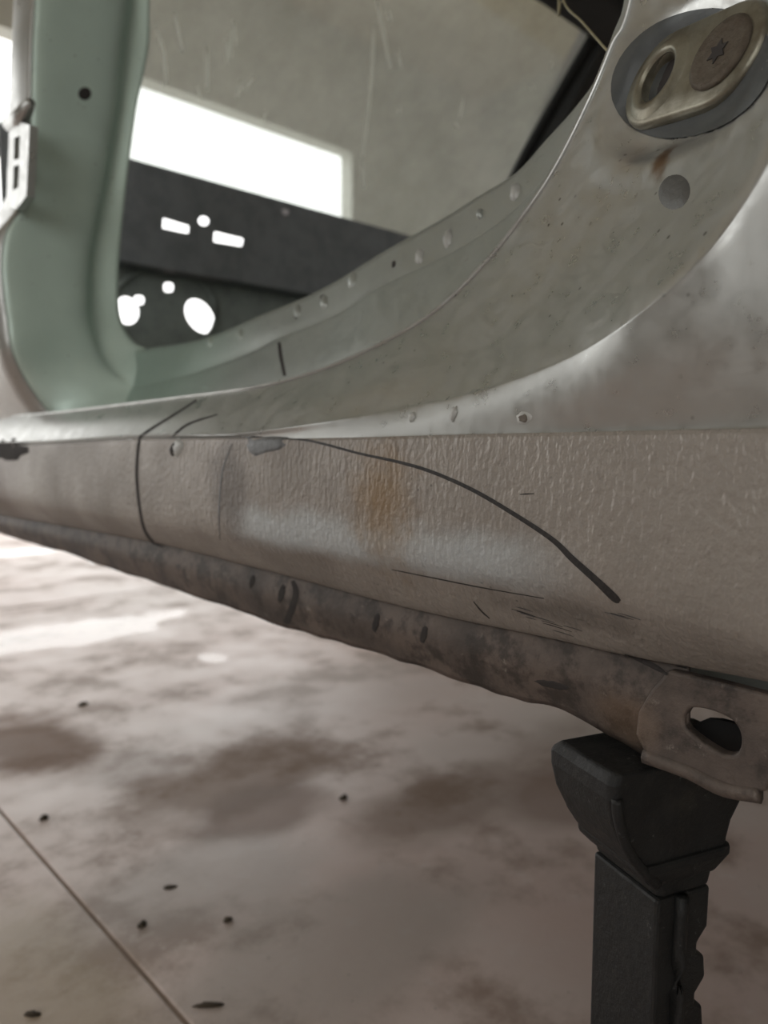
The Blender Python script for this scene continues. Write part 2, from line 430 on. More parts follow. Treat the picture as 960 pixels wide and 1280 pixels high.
# upper sill, door jamb and quarter skin
A = [  # seam px, ridge px (X), jamb mid (X), edge px (X)
    ((-160, 557), (-160, 556, .331), (-130, 545, .347), (-100, 533, .365)),
    ((-80, 555), (-80, 553, .331), (-30, 537, .347), (0, 522, .365)),
    ((40, 553.5), (40, 551, .331), (60, 532, .347), (75, 515, .366)),
    ((170, 546.5), (170, 543, .331), (200, 520, .348), (215, 498, .368)),
    ((300, 544.5), (300, 540, .331), (310, 512, .350), (320, 484, .371)),
    ((400, 545), (410, 525, .337), (405, 495, .352), (400, 463, .376)),
    ((480, 543.5), (500, 509, .345), (490, 472, .356), (480, 428, .382)),
    ((580, 540.5), (605, 484, .347), (575, 440, .362), (548, 386, .388)),
    ((680, 538.5), (710, 443, .345), (655, 385, .366), (612, 323, .392)),
    ((780, 536.5), (800, 385, .340), (725, 325, .370), (660, 262, .396)),
    ((870, 534.5), (875, 316, .342), (790, 250, .374), (697, 205, .400)),
    ((960, 532.5), (930, 240, .345), (840, 170, .378), (737, 125, .404)),
    ((1080, 529), (980, 140, .349), (890, 80, .382), (765, 58, .408)),
    ((1200, 527), (1020, 20, .353), (930, -30, .386), (790, -5, .412)),
]
sv = [at_x(a[0][0], lerp(S, a[0][0])+1.5, XS+.0030) for a in A]
def fr(i): return min(1, max(0, (i-4)/4))
A = [(a[0], (*a[1][:2], a[1][2]-.004*fr(i)-.010*min(1, max(0, (i-6)/4))), (*a[2][:2], a[2][2]+.010*fr(i)), (*a[3][:2], a[3][2]+.022*fr(i))) for i, a in enumerate(A)]
gv = [at_x(*a[1]) for a in A]; jv = [at_x(*a[2]) for a in A]; ev = [at_x(*a[3]) for a in A]
# carry the panel on past the frame: the quarter skin runs back, the jamb runs up
sv += [Vector((XS+.003, -.12, sv[-1].z)), Vector((XS+.003, -.45, sv[-1].z))]
g1, e1, j1 = gv[-1], ev[-1], jv[-1]
gv += [Vector((.346, g1.y-.02, g1.z+.12)), Vector((.40, g1.y-.03, g1.z+.45))]
jv += [Vector((.400, j1.y-.015, j1.z+.12)), Vector((.440, j1.y-.025, j1.z+.45))]
ev += [Vector((.439, e1.y-.02, e1.z+.12)), Vector((.482, e1.y-.03, e1.z+.45))]
kv = []
for i, (p, q) in enumerate(zip(sv, gv)):
    f = min(1, max(0, (i-4)/5)); v = p.lerp(q, .5); v.x -= .002*f; kv.append(v)
kv0 = [p.lerp(q, .12)+Vector((.0022*min(1, max(0, (i-4)/5)), 0, 0)) for i, (p, q) in enumerate(zip(sv, kv))]
gpre = [p.lerp(q, .74)+Vector((-.0012, 0, 0)) for p, q in zip(kv, gv)]
gpost = [p.lerp(q, .24) for p, q in zip(gv, jv)]
ed = []
for i, p in enumerate(ev):   # direction along the opening edge, for rolling the lip over
    d = (ev[min(i+1, len(ev)-1)]-ev[max(i-1, 0)]).normalized()
    ed.append(Vector((0, d.z, -d.y)) if d.y < 0 else Vector((0, -d.z, d.y)))
epre = [p.lerp(q, .90) for p, q in zip(jv, ev)]
e2 = [p+Vector((.008, 0, 0))-n*(-.001) for p, n in zip(ev, ed)]
def roll(k, dx): return [p+Vector((dx, 0, 0))+Vector((0, n.y, n.z))*(k if n.z < 0 else -k) for p, n in zip(ev, ed)]
e2 = roll(.001, .007); e3 = roll(.010, .014); e4 = roll(.030, .018)
upper = body('sill_and_quarter_panel', grid_mesh('sill_and_quarter_panel', [sv, kv0, kv, gpre, gv, gpost, jv, epre, ev, e2, e3, e4], 14, 8), M['paint'])
# pressed recess round the striker
def press(me, c, q, rad, depth, vr):
    """push the sheet in inside a stadium c-q"""
    d = (q-c); L = d.length; d = d/L
    for v in me.vertices:
        w = v.co-c; t = max(0, min(L, w.dot(d))); e = (w-d*t)
        r = e.length/rad
        if r < 1.25:
            f = 1-max(0, min(1, (r-.78)/.40)); f = f*f*(3-2*f)
            v.co += vr*depth*f
        if 1.0 < r < 1.6:
            g = math.sin(math.pi*(r-1.0)/.6); v.co -= vr*.0012*g
    me.update()
def bvh_of(me): return BVHTree.FromPolygons([v.co.copy() for v in me.vertices], [tuple(p.vertices) for p in me.polygons])
UB = bvh_of(upper.data)
def uh(x, y): return UB.ray_cast(EYE, ray(x, y).normalized())
P_a, P_b = uh(832, 108)[0], uh(912, 74)[0]
n_ = uh(870, 92)[1]
if n_.dot(FWD) > 0: n_ = -n_
press(upper.data, P_a, P_b, (uh(770, 130)[0]-P_a).length*.95, .008, -n_)
# inner step and seal flange of the door opening
R5 = [(-40, 500), (60, 495), (150, 486), (215, 474), (300, 446), (350, 422), (415, 396), (480, 356), (560, 318), (630, 273), (680, 224), (720, 168), (748, 112), (768, 55), (785, 0), (800, -60)]
R6 = [(-40, 450), (60, 446), (150, 440), (192, 435), (250, 424), (320, 396), (400, 362), (480, 313), (545, 279), (600, 245), (645, 214), (682, 175), (720, 132), (745, 96), (765, 45), (782, -10)]
X5 = XS+.138; X6 = XS+.154
a5 = [at_x(x, y, X5) for x, y in R5]; a6 = [at_x(x, y, X6) for x, y in R6]
def up_on(r):
    p = r[-1]; return r + [p+Vector((.008, -.012, .12)), p+Vector((.045, -.03, .45))]
a5 = up_on(a5); a6 = up_on(a6)
def nrm(r):
    out = []
    for i in range(len(r)):
        d = (r[min(i+1, len(r)-1)]-r[max(i-1, 0)]).normalized(); out.append(Vector((0, -d.z, d.y)))  # points down / rearward
    return out
n5 = nrm(a5)
low = [p+Vector((-.030, 0, 0))+n*.050 for p, n in zip(a5, n5)]
low0 = [p+Vector((-.042, 0, 0))+n*.075 for p, n in zip(a5, n5)]
pre5 = [p+Vector((-.004, 0, 0))+n*.006 for p, n in zip(a5, n5)]
post5 = [p.lerp(q, .35) for p, q in zip(a5, a6)]
rng = random.Random(3)
a6j = [p+Vector((rng.uniform(-.001, .001), 0, rng.uniform(-.001, .001))) for p in a6]
inner = body('inner_sill', grid_mesh('inner_sill', [low0, low, pre5, a5, post5, a6j], 6, 5), M['inner'])
# hinge pillar
rows = [  # py, left edge px of the jamb face, ridge px, right edge px
    (-260, 52, 178, 205), (-120, 48, 168, 194), (0, 44, 160, 187), (50, 41, 154, 187), (90, 40, 150, 180), (130, 39, 146, 171),
    (180, 38, 138, 164), (230, 36, 130, 158), (262, 26, 124, 155), (290, 8, 118, 152), (330, 2, 112, 149), (370, 5, 111, 148),
    (400, 9, 112, 152)]
PY = 1.06
l0, l1, l2, l3, l4, l5 = [], [], [], [], [], []
for py, a, c, d in rows:
    l0.append(at_y(a, py, PY+.004)); l1.append(at_y(a+7, py, PY-.006)); l2.append(at_y(a*.55+c*.45, py, PY-.010))
    l3.append(at_y(c-8, py, PY-.012)); l4.append(at_y(c+6, py, PY+.004)); l5.append(at_y(d, py, PY-.006))
# foot of the pillar swings forward into the sill
def foot(how, *q):
    for L, (x, y, d) in zip((l0, l1, l2, l3, l4, l5), q): L.append(how(x, y, d))
foot(at_y, (15, 438, 1.060), (24, 437, 1.053), (75, 436, 1.050), (115, 436, 1.046), (131, 436, 1.050), (166, 426, 1.035))
foot(at_y, (32, 475, 1.068), (42, 474, 1.060), (88, 470, 1.045), (130, 464, 1.030), (148, 459, 1.030), (186, 436, 1.010))
foot(at_x, (58, 512, .372), (70, 509, .380), (116, 500, .420), (160, 488, .462), (180, 480, .478), (206, 442, .492))
foot(at_x, (84, 540, .388), (96, 538, .396), (140, 527, .434), (186, 512, .474), (206, 503, .490), (228, 458, .502))
pillar = body('hinge_pillar', grid_mesh('hinge_pillar', [l0, l1, l2, l3, l4, l5], 5, 6, True), M['pillar'], t=.002, off=1)
# outer side of the pillar (runs forward)
s0, s1 = [], []
for (py, a, c, d), p in zip(rows, l0):
    s0.append(p.copy())
    w = .07 if py < 250 else .07+min(1, (py-250)/50)*.45
    s1.append(p+Vector((-.004, w, 0)))
for p in l0[len(rows):]:
    s0.append(p.copy()); s1.append(Vector((.343, 1.60, p.z-.01)))
sm = [p.lerp(q, .5)+Vector((-.003, 0, 0)) for p, q in zip(s0, s1)]
body('pillar_side', grid_mesh('pillar_side', [s1, sm, s0], 4, 4, True), M['paint'], t=.002)

# pinch flange under the rocker
FB = [(-160, 612), (-80, 640), (0, 666), (100, 697), (200, 731), (300, 765), (360, 785), (440, 808), (520, 832), (620, 866), (660, 878), (700, 885), (740, 906), (780, 930), (806, 946), (860, 962), (1000, 1005), (1200, 1060)]
rng = random.Random(5)
PXF = [-160, -80] + list(range(0, 861, 20))
ft = [at_x(x, lerp(C, x)-3, XS+.034) for x in PXF]
fm = [at_x(x, lerp(C, x)*.5+lerp(FB, x)*.5, XS+.030) for x in PXF]
fb = [at_x(x, lerp(FB, x)+rng.uniform(-1.6, 1.2), XS+.041) for x in PXF]
flange = body('pinch_flange', grid_mesh('pinch_flange', [ft, fm, fb], 3, 6), M['grime'], t=.003, off=1)
# second, inner leaf of the flange
fb2 = [p+Vector((.006, 0, .004+rng.uniform(0, .004))) for p in fb[:-4]]; ft2 = [p+Vector((.006, 0, 0)) for p in ft[:-4]]
body('inner_flange', grid_mesh('inner_flange', [ft2, fb2], 3, 2), M['grime'], surf=False, t=.002)
# reinforced jacking plate with its slot
XP = XS+.027
def px_x(pts, X): return [at_x(x, y, X) for x, y in pts]
out = [(835, 838), (900, 853), (980, 874), (1060, 893), (1060, 985), (1000, 978), (962, 981), (957, 991), (930, 988), (905, 982), (860, 961), (826, 949), (804, 940), (794, 918), (797, 890), (812, 864)]
o = bm_link('jacking_plate', prism_bm(px_x(out, XP), (.008, 0, 0)), M['grime'], car, False)
slot = [(855, 897), (860, 888), (868, 885), (890, 889), (912, 899), (923, 912), (926, 928), (921, 941), (909, 944), (894, 938), (870, 922), (857, 909)]
bpy.context.view_layer.update()
sl = cr([Vector((x, y, 0)) for x, y in slot+slot[:1]], 4)[:-1]
cs = [at_x(p.x, p.y, XP) - Vector((.01, 0, 0)) for p in sl]
cut(o, [prism_bm(cs, (.04, 0, 0))]); bevel(o, .0018, 3, 50); SURF.append(o.data)
bm_link('inner_reinforcement', prism_bm(px_x([(860, 922), (866, 911), (874, 903), (884, 899), (900, 900), (920, 905), (1060, 940), (1060, 985), (960, 975), (905, 960), (862, 940)], XS+.062), (.004, 0, 0)), M['rubber'], car, False)
# rolled lip along the plate's lower edge
lip = [(806, 944), (860, 963), (905, 985), (950, 993)]
bm_link('plate_lip', tube_bm(cr(px_x(lip, XP+.002), 5), .0045, 8), M['grime'], car)
# closing strip under the rocker where the sealer has torn
bm_link('sill_underside', prism_bm([Vector((XS+.034, y, z)) for y, z in ((-.45, ft[-1].z+.012), (1.7, ft[-1].z+.010), (1.7, ft[-1].z+.016), (-.45, ft[-1].z+.018))], (.30, 0, 0)), M['grime'], car, False)

# bulkhead; floor pan, roof and far side added to keep the interior dark
YB = 1.5; zt = H+.583; zb = H+.375
o = bm_link('scuttle_beam', box_bm((.46, YB, zb), (1.86, YB+.004, zt)), M['dark'], car, False)
def hole_y(pts, Y, dep=.08):
    return prism_bm([at_y(x, y, Y)-Vector((0, dep/2, 0)) for x, y in pts], (0, dep, 0))
def oval(cx, cy, rx, ry, a=0, n=18, pw=1.0):
    a = math.radians(a); r = []
    for k in range(n):
        q = 2*math.pi*k/n; c, s = math.cos(q), math.sin(q)
        c = math.copysign(abs(c)**pw, c); s = math.copysign(abs(s)**pw, s)
        r.append((cx+rx*c*math.cos(a)-ry*s*math.sin(a), cy+rx*c*math.sin(a)+ry*s*math.cos(a)))
    return r
cut(o, [hole_y([(204, 272), (237, 282), (236, 292), (203, 285)], YB), hole_y([(268, 289), (305, 298), (303, 308), (267, 302)], YB),
        hole_y(oval(255, 276, 7, 6), YB), hole_y(oval(357, 265, 5, 4, 20), YB)])
bm_link('scuttle_ledge', box_bm((.46, YB+.004, zt-.006), (1.86, YB+.16, zt)), M['dark'], car, False)
bm_link('beam_return', box_bm((.46, YB+.004, zb), (1.86, YB+.06, zb+.004)), M['dark'], car, False)
YF = YB+.06
o = bm_link('firewall', box_bm((.46, YF, H-.16), (1.86, YF+.004, zb+.004)), M['dark2'], car, False)
cut(o, [hole_y(oval(159, 388, 15, 18, -20), YF), hole_y(oval(250, 395, 16, 24, -35), YF), hole_y(oval(211, 359, 6.5, 6, 0, 12, .6), YF), hole_y(oval(174, 375, 7, 6, 0, 12, .7), YF)])
# raised collar round the pedal opening
cl = [at_y(x, y, YF-.004) for x, y in oval(205, 388, 66, 52, 10, 26)]
bm_link('firewall_bead', tube_bm(cl+[cl[0]], .006, 8), M['dark2'], car)
o = bm_link('floor_pan', box_bm((XS+.10, -.9, H-.14), (1.83, YF, H-.13)), M['dark2'], car, False)
o = bm_link('far_side_panel', box_bm((1.86, -.9, H-.14), (1.90, YF, H+.40)), M['dark'], car, False); bevel(o, .01)
o = bm_link('far_pillar', prism_bm([(1.84, YB+.05, zt), (1.90, YB+.05, zt), (1.90, YB-.06, zt), (1.84, YB-.06, zt)], (-.11, -.46, .47)), M['rubber'], car, False)
o = bm_link('roof_panel', box_bm((.55, -.9, H+1.045), (1.78, 1.07, H+1.075)), M['trim'], car, False); bevel(o, .012, 3)
o = bm_link('roof_header', box_bm((.55, .93, H+1.0), (1.78, 1.05, H+1.046)), M['trim'], car, False); bevel(o, .012, 3)
cut(o, [box_bm((1.52, .90, H+1.015), (1.56, .945, H+1.03)), box_bm((1.45, .90, H+1.015), (1.47, .945, H+1.03))])
# the near roof rail that the pillars meet
bm_link('roof_rail', tube_bm([at_y(125, -260, PY)+Vector((.02, 0, -.02)), Vector((.50, .98, H+.98)), Vector((.52, .6, H+1.06)), Vector((.52, -.2, H+1.06)), Vector((.46, .02, H+1.0))][:4], .032, 10), M['paint'], car)
# windscreen
g0 = [Vector((x, YB+.01+.06*(1-((x-1.16)/.7)**2), zt+.0)) for x in (.46, .8, 1.16, 1.5, 1.84)]
g2 = [Vector((x, 1.035+.05*(1-((x-1.15)/.62)**2), H+1.04)) for x in (.56, .85, 1.15, 1.45, 1.735)]
g1_ = [p.lerp(q, .5)+Vector((0, .012, .012)) for p, q in zip(g0, g2)]
ws = link('windscreen', grid_mesh('windscreen', [g0, g1_, g2], 5, 8), M['glass'], car)
WS = BVHTree.FromObject(ws, bpy.context.evaluated_depsgraph_get()) if False else BVHTree.FromPolygons([v.co.copy() for v in ws.data.vertices], [tuple(p.vertices) for p in ws.data.polygons])
rgt = cr([g0[-1], g1_[-1], g2[-1]], 6)
bm_link('screen_seal', tube_bm(rgt, .020, 8), M['rubber'], ws)
bm_link('screen_seal', tube_bm(cr(g2, 5), .014, 8), M['rubber'], ws)
streaks = [[(195, 35), (204, 65), (208, 108)], [(218, 16), (228, 64)], [(258, 58), (259, 113)], [(282, 50), (284, 80)], [(292, 26), (294, 56)], [(288, 36), (288, 72)],
    [(300, 100), (296, 122)], [(318, 95), (305, 112)], [(467, 30), (464, 100), (453, 195)], [(471, 0), (479, 40), (488, 88)], [(246, 105), (250, 124)], [(333, 138), (329, 150)],
    [(579, 120), (574, 148)], [(500, 133), (499, 142)], [(690, 140), (685, 158)], [(697, 126), (699, 138)], [(723, 80), (718, 94)], [(653, 190), (651, 206)], [(485, 12), (488, 26)], [(703, 123), (707, 132)], [(690, 78), (686, 86)], [(665, 106), (667, 112)], [(569, 154), (571, 160)], [(496, 62), (501, 85)], [(452, 200), (455, 235)]]
rng = random.Random(11)
for s in streaks:
    P = []
    for x, y in s:
        h = WS.ray_cast(EYE, ray(x, y).normalized())
        if h[0] is not None: P.append(h[0]-ray(x, y).normalized()*.002)
    if len(P) < 2: continue
    P = cr(P, 4); w = rng.uniform(.0026, .0044)
    n = len(P); rad = [w*(.4+.6*math.sin(math.pi*(.12+.76*k/(n-1)))) for k in range(n)]
    bm_link('splash_mark', tube_bm(P, rad, 6), M['drip'], ws)

# ------------------------------------------------------------------ details pressed on to the panels
allV, allF = [], []
for me in SURF:
    o_ = len(allV); allV += [v.co.copy() for v in me.vertices]; allF += [tuple(i+o_ for i in p.vertices) for p in me.polygons]
BV = BVHTree.FromPolygons(allV, allF)
def hit(px, py):
    d = ray(px, py).normalized(); h = BV.ray_cast(EYE, d)
    if h[0] is None: return None
    n = h[1]
    if n.dot(d) > 0: n = -n
    return h[0], n
def ribbon(name, pts, mat, parent=car, lift=.0004, step=4):
    """pts: (px, py, width px)"""
    P = cr([Vector(p) for p in pts], 10)
    V, F = [], []
    for i, p in enumerate(P):
        t = (P[min(i+1, len(P)-1)]-P[max(i-1, 0)]); t = Vector((t.x, t.y)).normalized(); q = Vector((-t.y, t.x))*p.z/2
        row = []
        for s in (-1, 0, 1):
            h = hit(p.x+q.x*s, p.y+q.y*s)
            if h is None: row = None; break
            row.append(h[0]+h[1]*(lift*(1 if s == 0 else .3)))
        if row is None: continue
        V += row
        k = len(V)-3
        if k >= 3: F += [(k-3, k-2, k+1, k), (k-2, k-1, k+2, k+1)]
    return link(name, mesh(name, V, F), mat, parent)
def patch(name, poly, mat, parent=car, lift=.0005, rings=4, bulge=0, edge=-.0004):
    cx = sum(p[0] for p in poly)/len(poly); cy = sum(p[1] for p in poly)/len(poly)
    V, F = [], []
    h = hit(cx, cy); V.append(h[0]+h[1]*(lift+bulge)); n = len(poly)
    for r in range(1, rings+1):
        f = r/rings
        for x, y in poly:
            h = hit(cx+(x-cx)*f, cy+(y-cy)*f)
            if h is None: h = (V[0], Vector((-1, 0, 0)))
            V.append(h[0]+h[1]*((lift+bulge*(1-f*f)) if r < rings else edge))
    for k in range(n): F.append((0, 1+k, 1+(k+1) % n))
    for r in range(rings-1):
        for k in range(n):
            a, b = 1+r*n+k, 1+r*n+(k+1) % n; F.append((a, a+n, b+n, b))
    return link(name, mesh(name, V, F), mat, parent)
def ragged(cx, cy, rx, ry, a=0, n=22, seed=1, j=.25):
    r_ = random.Random(seed); return [(cx+(x-cx)*(1+r_.uniform(-j, j)), cy+(y-cy)*(1+r_.uniform(-j, j))) for x, y in oval(cx, cy, rx, ry, a, n)]
o = ribbon('marker_line', [(352, 548, 2), (380, 550, 2.5), (405, 555, 3), (450, 567, 3.2), (500, 578, 4), (540, 590, 4.5), (590, 612, 5), (640, 641, 5.5), (690, 674, 6.5), (715, 698, 8), (745, 725, 9), (768, 747, 10), (775, 752, 5)], M['ink'])
o['label'] = 'curved black marker line drawn across the rocker panel'
ribbon('panel_gap', [(246, 500, 2.5), (220, 517, 3), (182, 541, 3.5), (174, 552, 4), (171, 590, 4), (174, 630, 4), (180, 660, 4), (190, 676, 4), (204, 684, 2.5)], M['gap'])
ribbon('panel_gap', [(349, 428, 4), (351, 445, 4.5), (356, 470, 4)], M['gap'])
ribbon('panel_gap', [(366, 726, 5), (370, 740, 8), (366, 758, 9), (358, 779, 8)], M['gap'])
ribbon('scratch', [(272, 518, 1.5), (236, 530, 3), (216, 545, 3)], M['gap'])
ribbon('scratch', [(290, 555, 1), (278, 590, 2), (274, 640, 2), (275, 675, 1)], M['scrape'])
ribbon('scratch', [(490, 712, 1), (540, 722, 1.5), (600, 734, 1.5), (680, 748, 1)], M['gap'])
ribbon('scratch', [(592, 752, 1), (602, 764, 2), (612, 773, 1)], M['gap'])
ribbon('scratch', [(650, 618, 1), (658, 617.5, 1.6), (668, 617, 1)], M['gap'])
ribbon('seam_crack', [(781, 818, 1.5), (800, 825, 5), (818, 833, 7), (834, 843, 3)], M['gap'], lift=.001)
ribbon('seam_crack', [(846, 832, 2), (880, 838, 6), (920, 846, 7), (958, 853, 8), (1000, 862, 8)], M['gap'], lift=.001)
patch('scrape', [(304, 546), (318, 544), (340, 545), (360, 546), (361, 556), (352, 563), (332, 567), (318, 572), (309, 566), (305, 556)], M['scrape'])
patch('chip', ragged(222, 560, 8, 12, 20, 16, 4), M['flake'], bulge=.002)
patch('chip', ragged(218, 561, 4, 9, 15, 14, 6), M['gap'], lift=.0022)
patch('chip', ragged(655, 523, 12, 9, 0, 16, 8, .15), M['flake'], lift=.0003, bulge=.0006)
patch('chip', ragged(655, 523, 7, 6, 20, 12, 9), M['chip'], lift=.0014)
patch('chip', ragged(515, 521, 4, 8, 10, 14, 2), M['flake'], bulge=.0012)
patch('chip', ragged(567, 517, 4, 11, 15, 14, 3), M['flake'], bulge=.0010)
patch('chip', ragged(12, 562, 26, 14, 0, 18, 12), M['gap'], lift=.001)
rng = random.Random(21)
for k in range(16):
    cx, cy, sx, sy = ((678, 772, 30, 7), (700, 784, 20, 5), (785, 772, 30, 5), (655, 766, 16, 4))[k % 4]
    x = rng.gauss(cx, sx*.5); y = cy+(x-cx)*.28+rng.gauss(0, sy*.7); l = rng.uniform(10, 30); w = rng.uniform(.7, 1.6)
    ribbon('scuff', [(x-l/2, y-l*.14, w*.3), (x, y, w), (x+l/2, y+l*.16, w*.3)], M['scrape'] if k % 3 else M['gap'], lift=.0003)
# weld and sealer bumps along the seal flange
for i, (x, y, r) in enumerate([(644, 240, 8), (560, 298, 8), (525, 320, 7), (440, 350, 7), (405, 378, 6), (372, 388, 6), (300, 418, 5), (262, 428, 5), (600, 268, 5)]):
    patch('sealer_bump', ragged(x, y, r*.7, r*1.5, 12, 14, 30+i, .2), M['inner'] if i > 2 else M['flake'], bulge=.003)
for i, (x, y, r) in enumerate([(492, 330, 3), (403, 372, 3), (370, 395, 2.5)]):
    patch('rust_fleck', ragged(x, y, r, r*1.6, 10, 12, 60+i, .3), M['gap'])
for i, (x, y, rx, ry) in enumerate([(470, 778, 5, 14), (530, 793, 5, 13), (352, 742, 5, 14), (315, 727, 4, 10), (690, 856, 26, 5)]):
    patch('dirt_patch', ragged(x, y, rx, ry, 12, 24, 80+i, .12), M['gap'], lift=.0004)
# pillar hole: a flat dark patch paints the shade inside it
patch('locating_hole', oval(106, 117, 9, 9, 0, 18), M['gap'], lift=.0008)
# hinge bracket on the outer side of the pillar
XH = .332
o = bm_link('hinge_bracket', prism_bm(px_x([(12, 165), (24, 152), (37, 156), (35, 200), (33, 245), (20, 262), (8, 258), (9, 210)], XH), (.010, 0, 0)), M['paint'], car, False)
cut(o, [prism_bm([p-Vector((.01, 0, 0)) for p in px_x([(18, 172), (25, 170), (24, 198), (17, 200)], XH)], (.03, 0, 0)), prism_bm([p-Vector((.01, 0, 0)) for p in px_x([(17, 208), (24, 206), (23, 234), (16, 238)], XH)], (.03, 0, 0))])
bevel(o, .002, 2)
bm_link('hinge_knuckle', tube_bm(px_x([(12, 156), (26, 148), (38, 128)], XH+.004), [.009, .011, .006], 12), M['paint'], car)

# ------------------------------------------------------------------ striker on the jamb
def frame(px, py, qx, qy):
    h = hit(px, py); h2 = hit(qx, qy); n = h[1]
    u = (h2[0]-h[0]); u = (u-n*u.dot(n)).normalized(); return h[0], u, n.cross(u), n, (h2[0]-h[0]).length
P0, U, V_, Nn, LEN = frame(834, 104, 911, 76)
hm = hit(870, 92); Nn = hm[1]
U = (hit(911, 76)[0]-P0); LEN = U.length; U = (U-Nn*U.dot(Nn)).normalized(); V_ = Nn.cross(U)
if V_.z < 0: V_ = -V_
R = LEN*.60
def loc(a, b, c): return P0+U*a+V_*b+Nn*c
def stadium(r0, r1, l, n=14, ox=0):
    r = []
    for k in range(n+1):
        q = math.pi/2+math.pi*k/n; r.append((ox+r0*math.cos(q), r0*math.sin(q)))
    for k in range(n+1):
        q = -math.pi/2+math.pi*k/n; r.append((ox+l+r1*math.cos(q), r1*math.sin(q)))
    return r
def lay(name, outl, levels, mat, parent):
    """stack of scaled outlines -> raised moulded plate; levels = (inset, height)"""
    bm = bmesh.new(); rings = []
    cx = LEN/2
    for ins, z in levels:
        rings.append([bm.verts.new(loc(*(cx+(x-cx)*(1-ins/(abs(x-cx)+1e-6)*abs(x-cx)/max(math.hypot(x-cx, y), 1e-6)), y*(1-ins/max(math.hypot(x-cx, y), 1e-6))), z)) for x, y in outl])
    n = len(outl)
    for A_, B_ in zip(rings, rings[1:]):
        for k in range(n): bm.faces.new((A_[k], A_[(k+1) % n], B_[(k+1) % n], B_[k]))
    bm.faces.new(rings[-1])
    bm.faces.new(rings[0][::-1])
    return bm_link(name, bm, mat, parent)
patch('striker_recess_shade', oval(866, 92, 106, 76, -24, 48), M['pad'], lift=.0009, rings=20, edge=.0007)  # dark sheet painting the shade inside the pressed recess
plate = lay('striker_plate', stadium(R, R*1.0, LEN), [(0, -.010), (0, .0040), (.0012, .0062), (.003, .0070)], M['zinc'], car)
def ring_pts(ca, r, ry=None, n=24): return [(ca+r*math.cos(2*math.pi*k/n), (ry or r)*math.sin(2*math.pi*k/n)) for k in range(n)]
hb = prism_bm([loc(x, y, -.02) for x, y in ring_pts(0, R*.44, R*.52)], Nn*.05)
cut(plate, [hb]); autosmooth(plate, 50)
for p in plate.data.polygons: p.use_smooth = True
plate['label'] = 'oval zinc striker plate with a hole'
# lathe rings in the plate's frame
def lathe(name, prof, mat, parent, ca=0, sy=1.0, n=28):
    bm = bmesh.new(); rings = []
    for r, z in prof: rings.append([bm.verts.new(loc(ca+r*math.cos(2*math.pi*k/n), r*sy*math.sin(2*math.pi*k/n), z)) for k in range(n)])
    for A_, B_ in zip(rings, rings[1:]):
        for k in range(n): bm.faces.new((A_[k], A_[(k+1) % n], B_[(k+1) % n], B_[k]))
    if prof[-1][0] > 1e-5: bm.faces.new(rings[-1])
    return bm_link(name, bm, mat, parent)
lathe('hole_collar', [(R*.80, .0066), (R*.66, .0088), (R*.55, .0094), (R*.48, .0086), (R*.44, .003), (R*.42, -.004)], M['zinc'], plate, 0, 1.12)
lathe('hole_shade_disc', [(R*.46, .004), (R*.44, .0012), (.0002, .0012)], M['gap'], plate, 0, 1.12)  # dark disc painting the shade deep in the hole
bolt = lathe('bolt', [(R*.68, .0066), (R*.70, .0078), (R*.60, .0092), (R*.50, .0086), (R*.35, .0090), (.0002, .0090)], M['bolt'], plate, LEN*1.02)
star = []
for k in range(12):
    q = 2*math.pi*k/12; r = R*(.24 if k % 2 else .13); star.append((LEN*1.02+r*math.cos(q), r*math.sin(q)))
bm_link('bolt_socket', prism_bm([loc(x, y, .0089) for x, y in star], Nn*.0006), M['gap'], plate, False)  # dark star painting the shade of the socket
patch('round_plug', oval(843, 240, 21, 24, 20, 24), M['plug'], bulge=.0012)
# loose wire in the windscreen corner
w0 = at_x(700, -60, .62); w1 = at_x(704, 0, .60); w2 = at_x(728, 28, .55); w3 = at_x(763, 68, XS+.128)
wo = bm_link('wire', tube_bm(cr([Vector((.64, w0.y, H+1.03)), w0, w1, w2, w3], 5), .0009, 6), M['wire'], car)
wo['label'] = 'thin straw yellow wire hanging across the windscreen corner'

# ------------------------------------------------------------------ jack stand
base = at_x(850, 1000, XS+.045)
vd = Vector((base.x, base.y, 0)).normalized()
ang = math.radians(-45)
nf = Matrix.Rotation(-ang, 3, 'Z') @ (-vd)        # front face normal
sd = Vector((0, 0, 1)).cross(nf).normalized()     # runs along the front face
if sd.dot(RGT) < 0: sd = -sd
js = empty('jack_stand', (base.x, base.y, 0), 'black cast jack stand under the slotted jacking plate', 'jack stand')
F0 = at_x(850, 965, XS+.046)                      # a point on the front face under the plate
def on_front(px, py):
    d = ray(px, py); return EYE + d*((F0-EYE).dot(nf)/d.dot(nf))
DEP = .080
def loft(name, prof, dep, mat, parent, taper=None):
    """prof: (z-px, left px, right px) rows on the front face, pushed back by dep"""
    bm = bmesh.new(); rings = []
    for i, (y, l, r) in enumerate(prof):
        a, b_ = on_front(l, y), on_front(r, y); b_.z = a.z
        d0, d1 = (0, dep) if not taper else taper[i]
        c = .003
        ring = [a-nf*(d0+c), a+sd*c-nf*d0, b_-sd*c-nf*d0, b_-nf*(d0+c), b_-nf*(d1-c), b_-sd*c-nf*d1, a+sd*c-nf*d1, a-nf*(d1-c)]
        rings.append([bm.verts.new(p) for p in ring])
    for A_, B_ in zip(rings, rings[1:]):
        for k in range(8): bm.faces.new((A_[k], A_[(k+1) % 8], B_[(k+1) % 8], B_[k]))
    bm.faces.new(rings[0]); bm.faces.new(rings[-1])
    return bm_link(name, bm, mat, parent, False)
HP = [(970, 772, 947), (986, 766, 946), (1005, 766, 939), (1035, 771, 931), (1060, 781, 917), (1080, 793, 911), (1098, 806, 909), (1104, 818, 894), (1125, 824, 888)]
